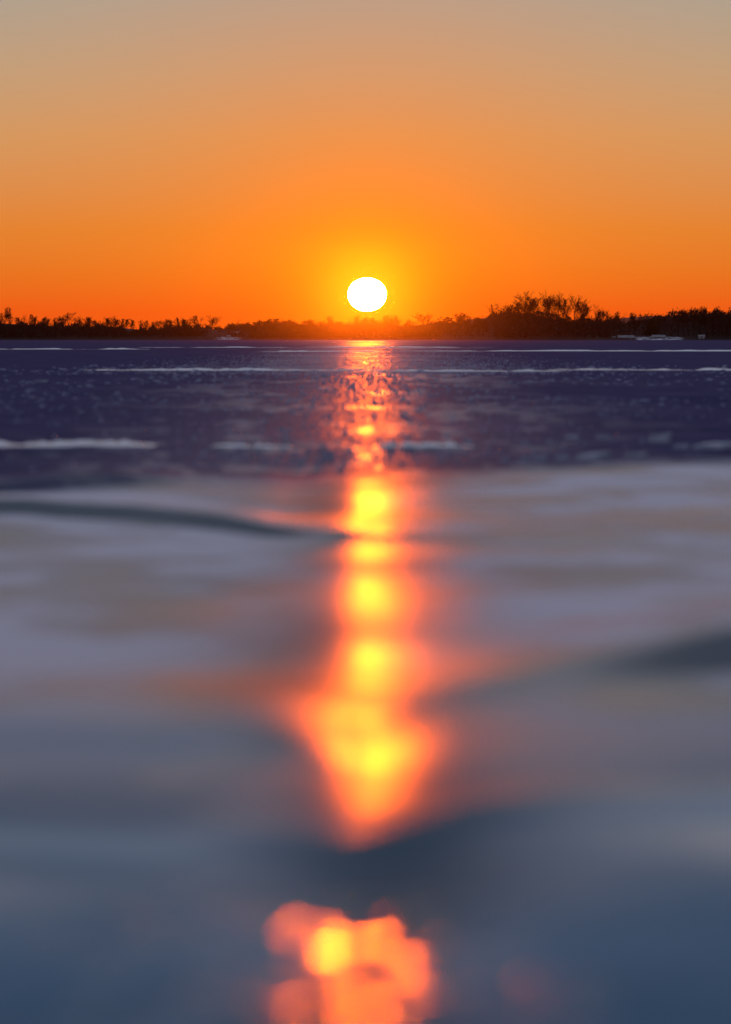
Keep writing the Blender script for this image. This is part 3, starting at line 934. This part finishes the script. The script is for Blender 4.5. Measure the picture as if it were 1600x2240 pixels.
def building(name, x0, x1, yb, ye, yr, d, wall_mat, roof_mat, label, cat, gable=False, doors=1, windows=2, depth=7.0, group=None):
    """photo columns x0..x1, base row yb, eaves row ye, ridge row yr at distance d"""
    a, b = at(x0, yb, d), at(x1, yb, d)
    w_ = b.x - a.x
    ze, zr = at(x0, ye, d).z - a.z, at(x0, yr, d).z - a.z
    root = empty(name, ((a.x + b.x) / 2, d, a.z))
    hw = w_ / 2
    bm = bmesh.new(); bx(bm, -hw, hw, 0, depth, -1.2, ze)
    if gable:
        q = [bm.verts.new(c) for c in ((-hw, 0, ze), (hw, 0, ze), (0, 0, zr), (-hw, depth, ze), (hw, depth, ze), (0, depth, zr))]
        bm.faces.new((q[0], q[1], q[2])); bm.faces.new((q[5], q[4], q[3]))
    part('wall', bm, wall_mat, root)
    bm = bmesh.new(); ov = .3; th = .16
    if gable:
        for sg in (-1, 1):
            q = []
            for yy_ in (-ov, depth + ov):
                q += [bm.verts.new((sg * (hw + ov), yy_, ze - ov * (zr - ze) / hw + .01)), bm.verts.new((0, yy_, zr + .01)),
                      bm.verts.new((0, yy_, zr + th)), bm.verts.new((sg * (hw + ov), yy_, ze + th - ov * (zr - ze) / hw))]
            for k in range(4):
                bm.faces.new((q[k], q[(k + 1) % 4], q[4 + (k + 1) % 4], q[4 + k]))
            bm.faces.new(q[:4]); bm.faces.new(q[4:])
    else:
        pr = [(-ov, ze - .1), (depth / 2, zr), (depth + ov, ze - .1), (depth + ov, ze - .1 + th), (depth / 2, zr + th), (-ov, ze - .1 + th)]
        L_ = [bm.verts.new((-hw - ov, y_, z_)) for y_, z_ in pr]; R_ = [bm.verts.new((hw + ov, y_, z_)) for y_, z_ in pr]
        for k in range(6):
            bm.faces.new((L_[k], L_[(k + 1) % 6], R_[(k + 1) % 6], R_[k]))
        bm.faces.new((L_[0], L_[1], L_[4], L_[5])); bm.faces.new((L_[1], L_[2], L_[3], L_[4]))
        bm.faces.new((R_[0], R_[1], R_[4], R_[5])); bm.faces.new((R_[1], R_[2], R_[3], R_[4]))
    part('roof', bm, roof_mat, root)
    slots = doors + windows
    for i in range(slots):
        cx_ = -hw + w_ * (i + .5) / slots
        if i < doors:
            bm = bmesh.new(); bx(bm, cx_ - .45, cx_ + .45, -.06, .05, 0.05, min(2.0, ze * .85)); part('door', bm, door_mat, root)
        else:
            bm = bmesh.new(); z0, z1 = ze * .4, ze * .78
            for s0, s1, q0, q1 in ((-.5, .5, z0 - .08, z0), (-.5, .5, z1, z1 + .08), (-.5, -.42, z0, z1), (.42, .5, z0, z1)):
                bx(bm, cx_ + s0, cx_ + s1, -.05, .05, q0, q1)
            wn = part('window', bm, trim_mat, root)
            bm = bmesh.new(); bx(bm, cx_ - .42, cx_ + .42, -.02, .04, z0, z1); part('pane', bm, glass_mat, wn)
    return tag(root, label, cat, group)


GB = "buildings on the right shore"
building('lake_house', 1354, 1388, 743, 738.5, 734, 1938, dark_wall, roof_snow, "low dark cottage with a snowy roof, leftmost of the larger houses on the right shore", "house", windows=3, group=GB)
building('gable_house', 1434, 1451, 734, 728, 722, 1985, grey_wall, grey_wall, "grey house with pointed gable standing behind the boathouse", "house", gable=True, doors=0, windows=2, group=GB)
building('boathouse', 1429, 1456, 743, 737, 733, 1938, dark_wall, roof_snow, "dark boathouse with snowy roof in front of the gabled house", "boathouse", windows=1, group=GB)
building('shed', 1422, 1429, 742.5, 738.5, 736.5, 1934, white_wall, roof_snow, "tiny pale shed against the left side of the dark boathouse", "shed", doors=1, windows=0, depth=3, group=GB)
building('long_house', 1494, 1530, 740, 731, 725, 1975, dark_wall, roof_snow, "long dark house with broken snow on its roof, upper right of the shore", "house", windows=3, group=GB)
building('white_shed', 1530, 1542, 743, 735.5, 733, 1936, white_wall, grey_wall, "pale square shed at the right end of the houses, by the ice", "shed", doors=1, windows=0, depth=4, group=GB)
building('white_shed', 492, 503, 741, 736.5, 733.5, 2206, white_wall, roof_snow, "white shed alone on the snowy bank right of the twin-crowned trees", "shed", doors=1, windows=0, depth=4)
building('hillside_house', 508, 523, 731, 728, 725, 2240, grey_wall, roof_snow, "faint grey house in the trees above the lone white shed", "house", doors=0, windows=2)
building('hut', 1326, 1330, 742, 737, 735.5, 1936, white_wall, roof_snow, "narrow pale hut, leftmost of the three little huts on the snowy bank", "hut", doors=1, windows=0, depth=1.5, group="little pale huts on the bank")
building('hut', 1335, 1338.5, 742, 737.5, 736, 1936, white_wall, roof_snow, "narrow pale hut, middle of the three little huts on the snowy bank", "hut", doors=1, windows=0, depth=1.5, group="little pale huts on the bank")
building('hut', 1343, 1346, 742, 738, 736.5, 1936, grey_wall, roof_snow, "smallest greyer hut, rightmost of the three little huts on the bank", "hut", doors=1, windows=0, depth=1.5, group="little pale huts on the bank")

# ------------------------------------------------------------------ haze
bm = bmesh.new(); bx(bm, -1700, 1700, -300, 3000, -2, 60)
hm = bpy.data.materials.new("haze"); hm.use_nodes = True
t = hm.node_tree; t.nodes.clear()
out = t.nodes.new('ShaderNodeOutputMaterial'); pv = t.nodes.new('ShaderNodeVolumePrincipled')
pv.inputs['Color'].default_value = (.97, .97, .97, 1)
pv.inputs['Density'].default_value = 1.7e-6
pv.inputs['Anisotropy'].default_value = .987
t.links.new(pv.outputs[0], out.inputs['Volume'])
hm.cycles.volume_sampling = 'EQUIANGULAR'
hm.cycles.homogeneous_volume = True
me_ = bpy.data.meshes.new("haze"); bm.to_mesh(me_); bm.free(); me_.materials.append(hm)
hz_ = link("haze", me_)
tag(hz_, "thin evening haze over the lake, glowing round the sun", kind='stuff')
